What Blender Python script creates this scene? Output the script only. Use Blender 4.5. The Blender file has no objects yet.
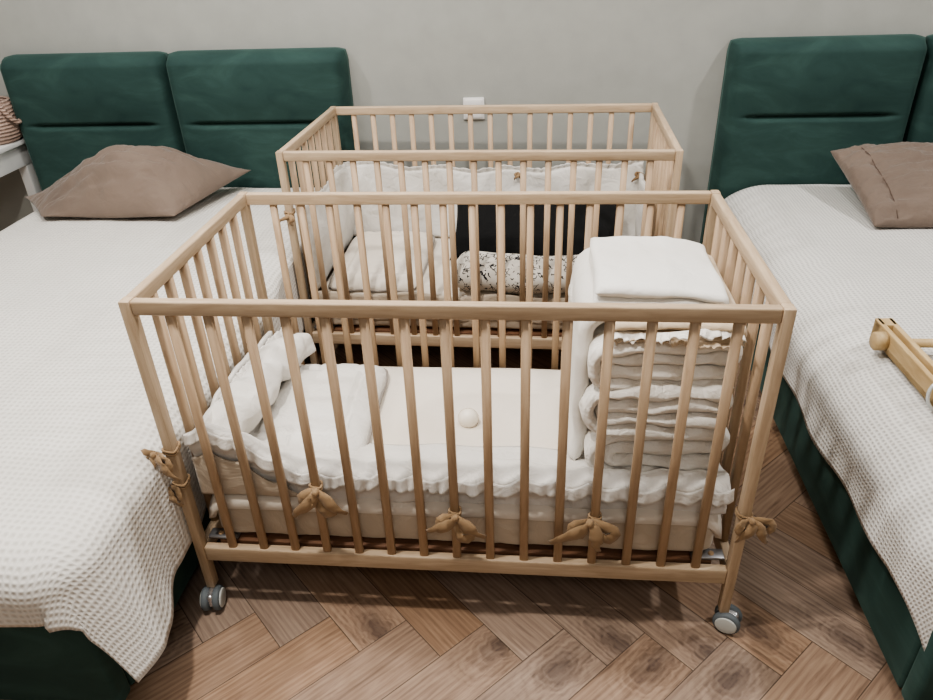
import bpy, bmesh, math, random
from mathutils import Vector, Matrix, noise, Euler
random.seed(7)
C = bpy.context.scene.collection
PI = math.pi
sin, cos = math.sin, math.cos

# ------------------------------------------------------------------ helpers
def thing(name, label, cat, loc=(0, 0, 0), rotz=0.0, group=None):
    o = bpy.data.objects.new(name, None); C.objects.link(o)
    o.empty_display_size = .05
    o.location = loc; o.rotation_euler = (0, 0, rotz)
    o['label'] = label; o['category'] = cat
    if group: o['group'] = group
    return o
def tag(o, label, cat, group=None):
    o['label'] = label; o['category'] = cat
    if group: o['group'] = group
    return o
def link(name, me, mat, parent=None, smooth=True, loc=None, rot=None):
    o = bpy.data.objects.new(name, me); C.objects.link(o)
    if mat is not None: me.materials.append(mat)
    if smooth:
        for p in me.polygons: p.use_smooth = True
    if parent is not None: o.parent = parent
    if loc: o.location = loc
    if rot: o.rotation_euler = rot
    return o
def from_bm(name, bm, mat, parent=None, smooth=True, **k):
    bmesh.ops.recalc_face_normals(bm, faces=bm.faces)
    me = bpy.data.meshes.new(name); bm.to_mesh(me); bm.free()
    return link(name, me, mat, parent, smooth, **k)
def box_bm(x0, x1, y0, y1, z0, z1, bev=0.0, seg=2, bm=None):
    b = bmesh.new()
    r = bmesh.ops.create_cube(b, size=1)
    for v in b.verts:
        v.co = Vector(((x0+x1)/2+v.co.x*(x1-x0), (y0+y1)/2+v.co.y*(y1-y0), (z0+z1)/2+v.co.z*(z1-z0)))
    if bev > 0:
        bmesh.ops.bevel(b, geom=list(b.edges), offset=bev, segments=seg, profile=.5, affect='EDGES')
    if bm is None: return b
    me = bpy.data.meshes.new('t'); b.to_mesh(me); b.free(); bm.from_mesh(me); bpy.data.meshes.remove(me)
    return bm
def box(name, x0, x1, y0, y1, z0, z1, mat, parent=None, bev=.003, seg=2, **k):
    o = from_bm(name, box_bm(x0, x1, y0, y1, z0, z1, bev, seg), mat, parent, smooth=False, **k)
    for p in o.data.polygons: p.use_smooth = True
    try: o.data.set_sharp_from_angle(angle=math.radians(35))
    except Exception: pass
    return o
def grid_mesh(name, fn, nu, nv, mat, parent=None, uvfn=None, closeu=False, thick=0, sub=0, bevel=False):
    """fn(u,v) -> point, u,v in 0..1"""
    vs = []; fs = []
    NU = nu if closeu else nu+1
    for i in range(NU):
        for j in range(nv+1):
            vs.append(fn(i/nu, j/nv))
    for i in range(nu):
        for j in range(nv):
            a = i*(nv+1)+j; i2 = (i+1) % NU
            b = i2*(nv+1)+j
            fs.append((a, b, b+1, a+1))
    me = bpy.data.meshes.new(name); me.from_pydata([tuple(v) for v in vs], [], fs)
    uv = me.uv_layers.new(name='UVMap')
    k = 0
    for i in range(nu):
        for j in range(nv):
            for (di, dj) in ((0, 0), (1, 0), (1, 1), (0, 1)):
                u, v = (i+di)/nu, (j+dj)/nv
                uv.data[k].uv = uvfn(u, v) if uvfn else (u, v)
                k += 1
    o = link(name, me, mat, parent)
    if thick:
        m = o.modifiers.new('s', 'SOLIDIFY'); m.thickness = thick; m.offset = 0
    if sub:
        m = o.modifiers.new('d', 'SUBSURF'); m.levels = sub; m.render_levels = sub
    return o
def tube_bm(pts, rad, n=10, bm=None, cap=True, flat=1.0):
    bm = bm or bmesh.new()
    rings = []
    N = len(pts); pts = [Vector(p) for p in pts]
    prev = None
    for i, p in enumerate(pts):
        t = (pts[min(i+1, N-1)]-pts[max(i-1, 0)]).normalized()
        if prev is None:
            a = t.orthogonal().normalized()
        else:
            a = (prev-t*prev.dot(t)).normalized()
        prev = a; b = t.cross(a)
        r = rad(i/(N-1)) if callable(rad) else rad
        rings.append([bm.verts.new(p+a*cos(2*PI*k/n)*r+b*sin(2*PI*k/n)*r*flat) for k in range(n)])
    for i in range(N-1):
        for k in range(n):
            bm.faces.new((rings[i][k], rings[i][(k+1) % n], rings[i+1][(k+1) % n], rings[i+1][k]))
    if cap:
        bm.faces.new(rings[0][::-1]); bm.faces.new(rings[-1])
    return bm
def lathe_bm(prof, n=32, bm=None, M=None):
    """prof: list of (r,z) ; rotates about z"""
    bm = bm or bmesh.new(); M = M or Matrix.Identity(4)
    rings = []
    for r, z in prof:
        if r < 1e-6: rings.append([bm.verts.new(M @ Vector((0, 0, z)))])
        else: rings.append([bm.verts.new(M @ Vector((r*cos(2*PI*k/n), r*sin(2*PI*k/n), z))) for k in range(n)])
    for a, b in zip(rings, rings[1:]):
        for k in range(n):
            k2 = (k+1) % n
            if len(a) == 1 and len(b) == 1: continue
            if len(a) == 1: bm.faces.new((a[0], b[k], b[k2]))
            elif len(b) == 1: bm.faces.new((a[k], a[k2], b[0]))
            else: bm.faces.new((a[k], a[k2], b[k2], b[k]))
    return bm
def nz(x, y, z, s=1.0): return noise.noise(Vector((x*s, y*s, z*s)))
def sst(a, b, x):
    t = max(0, min(1, (x-a)/(b-a))); return t*t*(3-2*t)

# ------------------------------------------------------------------ materials
def lin(c):
    f = lambda v: v/12.92 if v <= .04045 else ((v+.055)/1.055)**2.4
    return (f(c[0]/255), f(c[1]/255), f(c[2]/255), 1)
class NT:
    def __init__(s, name, rough=.6):
        s.m = bpy.data.materials.new(name); s.m.use_nodes = True
        s.t = s.m.node_tree; s.n = s.t.nodes; s.l = s.t.links
        s.b = s.n['Principled BSDF']; s.b.inputs['Roughness'].default_value = rough
        s.b.inputs['Specular IOR Level'].default_value = .3
    def node(s, typ, **k):
        n = s.n.new(typ)
        for a, v in k.items():
            if a.startswith('i_'):
                n.inputs[int(a[2:]) if a[2:].isdigit() else a[2:]].default_value = v
            else: setattr(n, a, v)
        return n
    def L(s, a, b): s.l.new(a, b)
    def coord(s, scale=(1, 1, 1), kind='Object'):
        tc = s.node('ShaderNodeTexCoord'); mp = s.node('ShaderNodeMapping')
        mp.inputs['Scale'].default_value = scale
        s.L(tc.outputs[kind], mp.inputs['Vector']); return mp.outputs['Vector']
    def noise(s, vec, scale, detail=3, rough=.5, dist=0):
        n = s.node('ShaderNodeTexNoise'); n.inputs['Scale'].default_value = scale
        n.inputs['Detail'].default_value = detail; n.inputs['Roughness'].default_value = rough
        n.inputs['Distortion'].default_value = dist
        if vec is not None: s.L(vec, n.inputs['Vector'])
        return n.outputs['Fac']
    def ramp(s, fac, stops):
        r = s.node('ShaderNodeValToRGB'); e = r.color_ramp.elements
        while len(e) > 1: e.remove(e[-1])
        e[0].position = stops[0][0]; e[0].color = stops[0][1]
        for p, c in stops[1:]:
            x = e.new(p); x.color = c
        s.L(fac, r.inputs['Fac']); return r.outputs['Color']
    def math(s, op, a, b=None, c=None):
        n = s.node('ShaderNodeMath', operation=op)
        for i, v in enumerate((a, b, c)):
            if v is None: continue
            if isinstance(v, (int, float)): n.inputs[i].default_value = v
            else: s.L(v, n.inputs[i])
        return n.outputs[0]
    def mix(s, fac, a, b, blend='MIX'):
        n = s.node('ShaderNodeMix', data_type='RGBA', blend_type=blend)
        for i, v in ((0, fac), (6, a), (7, b)):
            if isinstance(v, (int, float, tuple)): n.inputs[i].default_value = v
            else: s.L(v, n.inputs[i])
        return n.outputs[2]
    def color(s, c):
        if isinstance(c, tuple): s.b.inputs['Base Color'].default_value = c
        else: s.L(c, s.b.inputs['Base Color'])
    def bump(s, h, strength=.3, dist=.002, prev=None):
        n = s.node('ShaderNodeBump'); n.inputs['Strength'].default_value = strength
        n.inputs['Distance'].default_value = dist
        s.L(h, n.inputs['Height'])
        if prev is not None: s.L(prev, n.inputs['Normal'])
        s.L(n.outputs['Normal'], s.b.inputs['Normal']); return n.outputs['Normal']

def m_wood(name, c1, c2, scale, rough=.5):
    m = NT(name, rough)
    oi = m.node('ShaderNodeObjectInfo')
    tc = m.node('ShaderNodeTexCoord'); off = m.node('ShaderNodeVectorMath', operation='ADD')
    sc = m.node('ShaderNodeVectorMath', operation='SCALE'); cv = m.node('ShaderNodeCombineXYZ')
    for i in range(3): m.L(oi.outputs['Random'], cv.inputs[i])
    m.L(cv.outputs[0], sc.inputs[0]); sc.inputs['Scale'].default_value = 17
    m.L(tc.outputs['Object'], off.inputs[0]); m.L(sc.outputs[0], off.inputs[1])
    mp = m.node('ShaderNodeMapping'); mp.inputs['Scale'].default_value = scale
    m.L(off.outputs[0], mp.inputs['Vector'])
    f = m.noise(mp.outputs[0], 6, 5, .6, .6)
    col = m.ramp(f, [(.3, c2), (.7, c1)])
    v = m.math('MULTIPLY_ADD', oi.outputs['Random'], .16, .92)
    hs = m.node('ShaderNodeHueSaturation'); m.L(v, hs.inputs['Value']); m.L(col, hs.inputs['Color'])
    m.color(hs.outputs[0]); m.bump(f, .12, .001)
    return m.m
BE1, BE2 = lin((194, 174, 149)), lin((168, 146, 121))
wood_x = m_wood('beech_along_x', BE1, BE2, (1.2, 14, 14))
wood_y = m_wood('beech_along_y', BE1, BE2, (14, 1.2, 14))
wood_z = m_wood('beech_along_z', BE1, BE2, (14, 14, 1.2))
wood_slat = m_wood('beech_slat', lin((186, 163, 137)), lin((164, 139, 113)), (14, 14, 1.2))
wood_base = m_wood('brown_base', lin((125, 92, 70)), lin((95, 68, 52)), (2, 14, 14))
wood_toy = m_wood('honey_wood', lin((196, 172, 132)), lin((172, 146, 106)), (10, 2, 10))

def m_cloth(name, col, col2=None, weave=900, wrinkle=18, wr_str=.35, rough=.9, sheen=.15, dist=.01):
    m = NT(name, rough); v = m.coord()
    f = m.noise(v, wrinkle, 4, .55, .8)
    f2 = m.noise(v, 3.0, 3, .5)
    m.color(m.ramp(f2, [(.35, col2 or tuple(list(x*.88 for x in col[:3])+[1])), (.65, col)]))
    w = m.noise(v, weave, 2, .5)
    n = m.bump(w, .15, .001); m.bump(f, wr_str, dist, n)
    m.b.inputs['Sheen Weight'].default_value = sheen
    return m.m
white_cloth = m_cloth('white_cotton', lin((216, 213, 208)), lin((206, 202, 195)), wrinkle=16, wr_str=.8, dist=.012)
sheet_cloth = m_cloth('cream_sheet', lin((218, 210, 199)), lin((211, 202, 189)), wrinkle=8, wr_str=.5, dist=.012)
quilt_cloth = m_cloth('quilt_cotton', lin((228, 225, 219)), lin((214, 209, 200)), wrinkle=26, wr_str=1.0, dist=.013)
trim_cloth = m_cloth('ecru_trim', lin((205, 188, 165)), lin((190, 170, 145)), wrinkle=30, wr_str=.5)
mattress_cloth = m_cloth('mattress_cotton', lin((198, 186, 169)), lin((180, 166, 148)), wrinkle=11, wr_str=.8, dist=.015)
ribbon_cloth = m_cloth('tan_ribbon', lin((164, 138, 108)), lin((136, 112, 84)), wrinkle=60, wr_str=.25, dist=.002)
taupe_cloth = m_cloth('taupe_cotton', lin((122, 107, 96)), lin((109, 95, 85)), wrinkle=7, wr_str=.9, dist=.014, sheen=.25, rough=.75)
black_cloth = m_cloth('black_fabric', lin((9, 9, 10)), lin((6, 6, 7)), wrinkle=14, wr_str=.5, rough=.85, sheen=.02)
duvet_cloth = m_cloth('duvet_cotton', lin((224, 222, 217)), lin((217, 213, 206)), wrinkle=10, wr_str=.55, dist=.012)
shaded_edge = m_cloth('shaded_grey_piping', lin((138, 131, 124)), None)  # piping darkened to stand in for shadow along the pillow edge

def m_velvet():
    m = NT('green_velvet', .8); v = m.coord((1, 1, 1))
    f = m.noise(m.coord((1.2, 1.2, 2.6)), 3.2, 5, .6, 1.4)
    m.color(m.ramp(f, [(.3, lin((38, 62, 59))), (.52, lin((45, 70, 66))), (.72, lin((56, 82, 77)))]))
    m.b.inputs['Sheen Weight'].default_value = .35; m.b.inputs['Sheen Roughness'].default_value = .4
    m.b.inputs['Sheen Tint'].default_value = lin((120, 150, 142))
    m.bump(m.noise(v, 400, 2), .15, .0008)
    return m.m
velvet = m_velvet()

def m_waffle(name, cell, c1, c2, sx=1.0, strength=.9):
    m = NT(name, .92); uv = m.coord((1, 1, 1), 'UV')
    # gentle irregularity of the knit
    wob = m.node('ShaderNodeTexNoise'); wob.inputs['Scale'].default_value = 9; m.L(uv, wob.inputs['Vector'])
    sc = m.node('ShaderNodeVectorMath', operation='SCALE'); m.L(wob.outputs['Color'], sc.inputs[0]); sc.inputs['Scale'].default_value = .018
    ad = m.node('ShaderNodeVectorMath', operation='ADD'); m.L(uv, ad.inputs[0]); m.L(sc.outputs[0], ad.inputs[1])
    sp = m.node('ShaderNodeSeparateXYZ'); m.L(ad.outputs[0], sp.inputs[0])
    k = 2*PI/cell
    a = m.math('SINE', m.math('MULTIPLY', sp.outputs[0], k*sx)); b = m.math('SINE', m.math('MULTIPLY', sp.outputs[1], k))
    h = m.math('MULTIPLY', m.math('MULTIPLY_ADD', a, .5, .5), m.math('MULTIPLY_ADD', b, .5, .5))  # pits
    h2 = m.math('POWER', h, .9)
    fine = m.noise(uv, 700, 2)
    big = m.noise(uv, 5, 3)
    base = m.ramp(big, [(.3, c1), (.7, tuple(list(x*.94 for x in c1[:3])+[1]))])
    m.color(m.mix(h2, base, c2))  # darker colour in the pits paints the shade inside the holes
    H = m.math('SUBTRACT', m.math('MULTIPLY', fine, .25), h2)
    m.bump(H, strength, cell*.22)
    m.b.inputs['Sheen Weight'].default_value = .1
    return m.m
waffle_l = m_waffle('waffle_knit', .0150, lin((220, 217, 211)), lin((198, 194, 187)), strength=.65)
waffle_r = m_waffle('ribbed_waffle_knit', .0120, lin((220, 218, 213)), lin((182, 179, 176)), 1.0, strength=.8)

def m_plain(name, c, rough=.5, metal=0, spec=.3, ns=0):
    m = NT(name, rough); m.b.inputs['Metallic'].default_value = metal
    m.b.inputs['Specular IOR Level'].default_value = spec
    f = m.noise(m.coord(), 12, 3)
    m.color(m.ramp(f, [(.3, tuple(list(x*.93 for x in c[:3])+[1])), (.7, c)]))
    if ns: m.bump(m.noise(m.coord(), ns, 3), .15, .002)
    return m.m
wall_mat = m_plain('grey_green_paint', lin((166, 167, 162)), .9, ns=160)
plain_wall = m_plain('pale_paint', lin((190, 185, 176)), .9)
white_paint = m_plain('white_paint', lin((222, 222, 220)), .45)
white_plastic = m_plain('white_plastic', lin((232, 230, 228)), .35, spec=.5)
grey_rubber = m_plain('grey_rubber', lin((105, 112, 116)), .6)
pale_disc = m_plain('pale_wheel_disc', lin((205, 208, 204)), .4, spec=.5)
steel = m_plain('brushed_steel', lin((150, 150, 152)), .35, metal=.8)
chrome = m_plain('bright_steel', lin((205, 205, 208)), .25, metal=.8)
dark_slot = m_plain('dark_slot', lin((60, 58, 56)), .6)
ball_mat = m_plain('milky_plastic', lin((236, 228, 214)), .35, spec=.5)
clear_clip = m_plain('clear_plastic', lin((200, 205, 205)), .2, spec=.6)

def m_doodle():
    m = NT('white_doodle_print', .9); v = m.coord()
    d = m.node('ShaderNodeTexNoise'); d.inputs['Scale'].default_value = 14; m.L(v, d.inputs['Vector'])
    sc = m.node('ShaderNodeVectorMath', operation='SCALE'); m.L(d.outputs['Color'], sc.inputs[0]); sc.inputs['Scale'].default_value = .09
    ad = m.node('ShaderNodeVectorMath', operation='ADD'); m.L(v, ad.inputs[0]); m.L(sc.outputs[0], ad.inputs[1])
    vo = m.node('ShaderNodeTexVoronoi', feature='DISTANCE_TO_EDGE'); vo.inputs['Scale'].default_value = 62; m.L(ad.outputs[0], vo.inputs['Vector'])
    line = m.math('LESS_THAN', vo.outputs[0], .085)
    mask = m.math('GREATER_THAN', m.noise(v, 55, 1), .52)
    k = m.math('MULTIPLY', line, mask)
    m.color(m.mix(k, lin((208, 203, 194)), lin((38, 38, 42))))
    m.bump(m.noise(v, 14, 3), .4, .01)
    return m.m
doodle = m_doodle()

def m_knit():
    m = NT('beige_crochet', .95); v = m.coord()
    w = m.node('ShaderNodeTexWave', wave_type='BANDS', bands_direction='Z'); w.inputs['Scale'].default_value = 22; w.inputs['Distortion'].default_value = .6
    m.L(v, w.inputs['Vector'])
    vo = m.node('ShaderNodeTexVoronoi'); vo.inputs['Scale'].default_value = 70; m.L(v, vo.inputs['Vector'])
    h = m.math('SUBTRACT', w.outputs['Fac'], vo.outputs[0])
    m.color(m.mix(w.outputs['Fac'], lin((150, 126, 114)), lin((186, 163, 150))))
    m.bump(h, .8, .006); return m.m
knit = m_knit()

def m_floor():
    m = NT('herringbone_oak', .42)
    m.b.inputs['Specular IOR Level'].default_value = .35
    uvn = m.node('ShaderNodeUVMap'); uvn.uv_map = 'UVMap'
    at = m.node('ShaderNodeAttribute'); at.attribute_name = 'rnd'
    sp = m.node('ShaderNodeSeparateColor'); m.L(at.outputs['Color'], sp.inputs[0])
    off = m.node('ShaderNodeCombineXYZ')
    m.L(m.math('MULTIPLY', sp.outputs[0], 37), off.inputs[0]); m.L(m.math('MULTIPLY', sp.outputs[1], 23), off.inputs[1])
    ad = m.node('ShaderNodeVectorMath', operation='ADD'); m.L(uvn.outputs[0], ad.inputs[0]); m.L(off.outputs[0], ad.inputs[1])
    mp = m.node('ShaderNodeMapping'); mp.inputs['Scale'].default_value = (3.2, 42, 1); m.L(ad.outputs[0], mp.inputs['Vector'])
    # knots: distance from a point on some planks
    su = m.node('ShaderNodeSeparateXYZ'); m.L(uvn.outputs[0], su.inputs[0])
    kx = m.math('MULTIPLY', m.math('SUBTRACT', su.outputs[0], m.math('MULTIPLY_ADD', sp.outputs[2], .3, .42)), 14)
    ky = m.math('MULTIPLY', m.math('SUBTRACT', su.outputs[1], .066), 27)
    dd = m.math('SQRT', m.math('ADD', m.math('MULTIPLY', kx, kx), m.math('MULTIPLY', ky, ky)))
    dn = m.math('ADD', dd, m.math('MULTIPLY_ADD', m.noise(uvn.outputs[0], 28, 3), 1.2, -.6))
    kn = m.math('SUBTRACT', 1, m.math('MINIMUM', m.math('MULTIPLY', m.math('MAXIMUM', dn, 0), .8), 1))
    kn = m.math('MULTIPLY', kn, m.math('GREATER_THAN', sp.outputs[2], .45))
    rings = m.math('SINE', m.math('MULTIPLY', dn, 16))
    g = m.noise(mp.outputs[0], 1.6, 8, .62, 1.3)
    wv = m.node('ShaderNodeTexWave', wave_type='BANDS', bands_direction='Y'); wv.inputs['Scale'].default_value = .55
    wv.inputs['Distortion'].default_value = 7; wv.inputs['Detail'].default_value = 3; wv.inputs['Detail Scale'].default_value = .6
    m.L(mp.outputs[0], wv.inputs['Vector'])
    gg = m.math('ADD', m.math('MULTIPLY', g, .86), m.math('MULTIPLY', wv.outputs['Fac'], .14))
    near = m.math('MINIMUM', m.math('MULTIPLY', m.math('MAXIMUM', m.math('SUBTRACT', 2.4, dn), 0), .5), 1)
    near = m.math('MULTIPLY', near, m.math('GREATER_THAN', sp.outputs[2], .45))
    gg = m.math('ADD', gg, m.math('MULTIPLY', m.math('MULTIPLY', rings, near), .12))
    base = m.ramp(gg, [(.25, lin((112, 90, 75))), (.42, lin((139, 114, 95))), (.6, lin((156, 131, 110))), (.8, lin((170, 146, 125)))])
    v = m.math('MULTIPLY_ADD', sp.outputs[0], .22, .92)
    hs = m.node('ShaderNodeHueSaturation'); m.L(v, hs.inputs['Value']); m.L(base, hs.inputs['Color'])
    sat = m.math('MULTIPLY_ADD', sp.outputs[1], .3, .8); m.L(sat, hs.inputs['Saturation'])
    big = m.noise(m.coord(), 2.6, 2)
    c = m.mix(m.math('MULTIPLY', kn, .72), hs.outputs[0], lin((66, 52, 48)))
    # joints
    uv2 = m.node('ShaderNodeUVMap'); uv2.uv_map = 'edge'
    s2 = m.node('ShaderNodeSeparateXYZ'); m.L(uv2.outputs[0], s2.inputs[0])
    e = m.math('MINIMUM', s2.outputs[0], s2.outputs[1])
    L_ = .133*5
    ex = m.math('MINIMUM', su.outputs[0], m.math('SUBTRACT', L_, su.outputs[0]))
    ey = m.math('MINIMUM', su.outputs[1], m.math('SUBTRACT', .133, su.outputs[1]))
    ed = m.math('MINIMUM', ex, ey)
    j = m.math('LESS_THAN', ed, .0011)
    c = m.mix(m.math('MULTIPLY', j, .75), c, lin((52, 38, 30)))
    m.color(c)
    m.b.inputs['Roughness'].default_value = .45
    hgt = m.math('ADD', m.math('MULTIPLY', gg, .3), m.math('MINIMUM', m.math('MULTIPLY', ed, 300), 1))
    m.bump(hgt, .25, .0015)
    return m.m
floor_mat = m_floor()

# ------------------------------------------------------------------ the room
WY = 1.87
def build_floor():
    w = .133; n = 5; r2 = math.sqrt(2)
    X0, X1, Y0, Y1 = -3.2, 3.2, -3.2, WY
    oy = -.02+(n-1)*w/r2; ox = -.316-(n+1)*w/r2
    bm = bmesh.new(); uv = bm.loops.layers.uv.new('UVMap'); cl = bm.loops.layers.float_color.new('rnd')
    def W(a, b): return Vector(((a+b)*w/r2+ox, (b-a)*w/r2+oy, 0))
    rr = random.Random(3)
    def plank(a0, a1, b0, b1, vert):
        cs = [(a0, b0), (a1, b0), (a1, b1), (a0, b1)]
        P = [W(*c) for c in cs]
        if max(p.x for p in P) < X0 or min(p.x for p in P) > X1 or max(p.y for p in P) < Y0 or min(p.y for p in P) > Y1: return
        f = bm.faces.new([bm.verts.new(p) for p in P])
        col = (rr.random(), rr.random(), rr.random(), 1)
        if vert: us = [(0, 0), (0, w), (n*w, w), (n*w, 0)]
        else: us = [(0, 0), (n*w, 0), (n*w, w), (0, w)]
        for l, c in zip(f.loops, us): l[uv].uv = c; l[cl] = col
    for i in range(-60, 60):
        for j in range(-8, 9):
            a = i+2*n*j; b = i
            plank(a, a+n, b, b+1, False)
            plank(a+n, a+n+1, b+1-n, b+1, True)
    for co, no in (((X0, 0, 0), (-1, 0, 0)), ((X1, 0, 0), (1, 0, 0)), ((0, Y0, 0), (0, -1, 0)), ((0, Y1, 0), (0, 1, 0))):
        bmesh.ops.bisect_plane(bm, geom=list(bm.verts)+list(bm.edges)+list(bm.faces), plane_co=co, plane_no=no, clear_outer=True)
    for f in bm.faces:
        if f.normal.z < 0: f.normal_flip()
    me = bpy.data.meshes.new('floor'); bm.to_mesh(me); bm.free()
    o = link('floor', me, floor_mat, None, False); o['kind'] = 'structure'
build_floor()
def struct(name, *a, **k):
    o = box(name, *a, bev=0, **k); o['kind'] = 'structure'; return o
struct('wall_back', -3.3, 3.3, WY, WY+.1, 0, 2.8, wall_mat)
struct('wall_left', -3.3, -3.2, -3.3, WY, 0, 2.8, wall_mat)
struct('wall_right', 3.2, 3.3, -3.3, WY, 0, 2.8, wall_mat)
struct('wall_front', -3.3, 3.3, -3.3, -3.2, 0, 2.8, plain_wall)
struct('ceiling', -3.3, 3.3, -3.3, WY+.1, 2.8, 2.9, white_paint)
struct('baseboard_back', -3.2, 3.2, WY-.015, WY, 0, .08, white_paint)

# ------------------------------------------------------------------ cots
W, D, H = 1.247, .654, .841
def rslat(name, x, y, z0, z1, hx, hy, mat, parent):
    """oval upright bar"""
    bm = bmesh.new(); n = 12
    ring = []
    for z in (z0, z1):
        r = []
        for k in range(n):
            a = 2*PI*(k+.5)/n
            cx = math.copysign(abs(cos(a))**.6, cos(a))*hx; cy = math.copysign(abs(sin(a))**.6, sin(a))*hy
            r.append(bm.verts.new((x+cx, y+cy, z)))
        ring.append(r)
    for k in range(n): bm.faces.new((ring[0][k], ring[0][(k+1) % n], ring[1][(k+1) % n], ring[1][k]))
    bm.faces.new(ring[0][::-1]); bm.faces.new(ring[1])
    return from_bm(name, bm, mat, parent)
def make_crib():
    t = thing('crib', 'front beech slatted crib on wheels, nearest the camera, with stacked quilts inside', 'crib')
    pw, pd = .0215, .027
    for sx in (-1, 1):
        for y0 in (0, D-pd):
            xa = sx*W/2; xb = sx*(W/2-pw)
            box('post', min(xa, xb), max(xa, xb), y0, y0+pd, .056, H, wood_z, t, bev=.0025, seg=2)
    rt = .021
    xi = W/2-pw
    for y0 in (.003, D-rt-.003):
        box('top_rail', -xi, xi, y0, y0+rt, H-.031, H-.0005, wood_x, t, bev=.004, seg=3)
        box('bottom_rail', -xi, xi, y0, y0+rt, .147, .190, wood_x, t, bev=.004, seg=3)
    for sx in (-1, 1):
        xa = sx*(W/2-.0005); xb = sx*(W/2-.0005-rt)
        box('top_rail', min(xa, xb), max(xa, xb), pd, D-pd, H-.031, H-.0005, wood_y, t, bev=.004, seg=3)
        box('bottom_rail', min(xa, xb), max(xa, xb), pd, D-pd, .147, .190, wood_y, t, bev=.004, seg=3)
    N = 15; a, b = -.5331, .5331
    for yy in (.003+rt/2, D-.003-rt/2):
        for i in range(N):
            x = a+(b-a)*i/(N-1)
            rslat('slat', x, yy, .187, H-.029, .0098, .0068, wood_slat, t)
    for sx in (-1, 1):
        for i in range(7):
            y = pd+(D-2*pd)*(i+1)/8
            rslat('slat', sx*(W/2-.0005-rt/2), y, .187, H-.029, .0098, .0112, wood_slat, t)
    box('mattress_base', -xi+.03, xi-.03, .03, D-.03, .168, .192, wood_base, t, bev=.002)
    for sx in (-1, 1):
        for yy in (.034, D-.06):
            br = from_bm('bed_bracket', box_bm(min(sx*(xi-.075), sx*(xi-.002)), max(sx*(xi-.075), sx*(xi-.002)), yy-.004, yy+.026, .193, .200, .002), steel, t)
            box_bolt = from_bm('bolt', lathe_bm([(0, .203), (.006, .203), (.007, .199), (.007, .195)], 12, M=Matrix.Translation((sx*(xi-.03), yy+.01, 0))), ribbon_cloth, br)
    # casters
    for (sx, yy, ang) in ((-1, pd/2, 8), (1, pd/2, 68), (-1, D-pd/2, 30), (1, D-pd/2, 60)):
        cx = sx*(W/2-pw/2)
        c = caster(t, cx, yy, math.radians(ang))
    return t
def caster(parent, cx, cy, ang):
    """twin-wheel caster: swivel body with two wheels; axle along local x"""
    M = Matrix.Translation((cx, cy, 0)) @ Matrix.Rotation(ang, 4, 'Z') @ Matrix.Diagonal((1.12, 1.12, 1.08, 1))
    off = -.019 if sin(ang) < .3 else -.012
    bm = box_bm(-.008, .008, -.020+off, .014+off+.004, .018, .052, .006, 3)
    lathe_bm([(0, .066), (.006, .066), (.009, .058), (.009, .046), (0, .046)], 14, bm)
    for v in bm.verts: v.co = M @ v.co
    o = from_bm('caster', bm, chrome, parent)
    for s in (-1, 1):
        R = Matrix.Translation((s*.0125, off, .0275)) @ Matrix.Rotation(PI/2*s, 4, 'Y')
        w = from_bm('wheel', lathe_bm([(0, -.008), (.022, -.008), (.026, -.006), (.0275, -.003), (.0275, .003), (.026, .006), (.022, .0075), (0, .0075)], 28, M=M @ R), grey_rubber, o)
        d = from_bm('wheel_disc', lathe_bm([(.0215, .0070), (.0215, .0092), (.019, .0105), (.006, .0095), (0, .0105)], 28, M=M @ R), pale_disc, w)
        d['label'] = 'pale grey wheel disc'
    return o
def copy_tree(o, parent=None):
    c = o.copy(); C.objects.link(c); c.parent = parent
    for ch in list(o.children): copy_tree(ch, c)
    return c
crib = make_crib(); crib['group'] = 'beech slatted cribs'
crib_b = copy_tree(crib)
BX, BY, BR = -.0272, 1.021, -.0191
crib_b.location = (BX, BY, 0); crib_b.rotation_euler = (0, 0, BR)
crib_b['label'] = 'rear beech slatted crib standing between the two green beds behind the front crib'
def toB(o): o.location = (BX, BY, 0); o.rotation_euler = (0, 0, BR); return o

# crib mattress -------------------------------------------------------------
def mattress(x0, x1, y0, y1, z0, z1, seed, mat, parent=None, name='crib_mattress'):
    """soft rounded block with puckered sides and a welt seam"""
    hx, hy, hz = (x1-x0)/2, (y1-y0)/2, (z1-z0)/2; cx, cy, cz = (x0+x1)/2, (y0+y1)/2, (z0+z1)/2
    bm = bmesh.new(); n = 4
    nx, nr = 150, 44
    # loop around section (y,z) for each x
    def pt(i, k):
        u = -1+2*i/nx
        endf = (1-abs(u)**26)**.5 if abs(u) < 1 else 0
        a = 2*PI*k/nr
        ca, sa = cos(a), sin(a)
        ey = math.copysign(abs(ca)**.22, ca); ez = math.copysign(abs(sa)**.22, sa)
        x = cx+u*hx; y = cy+ey*hy*(.93+.07*endf); z = cz+ez*hz*(.75+.25*endf)
        side = abs(ez) < .9
        d = nz(x, y, z+seed, 7)*.006+nz(x*3, z*8, seed, 6)*.006*(1 if side else .3)
        return Vector((x, y+math.copysign(abs(d), ca)*1, z+(d if not side else 0)*.5))
    rings = [[bm.verts.new(pt(i, k)) for k in range(nr)] for i in range(nx+1)]
    for i in range(nx):
        for k in range(nr):
            bm.faces.new((rings[i][k], rings[i][(k+1) % nr], rings[i+1][(k+1) % nr], rings[i+1][k]))
    bm.faces.new(rings[0][::-1]); bm.faces.new(rings[-1])
    return from_bm(name, bm, mat, parent)
XM = .575
ma = thing('crib_mattress', 'cream crib mattress with fitted sheet inside the front crib', 'mattress', group='crib mattresses')
mattress(-XM, XM, .038, D-.03, .196, .312, 1.3, mattress_cloth, ma, 'mattress_core')
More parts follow.
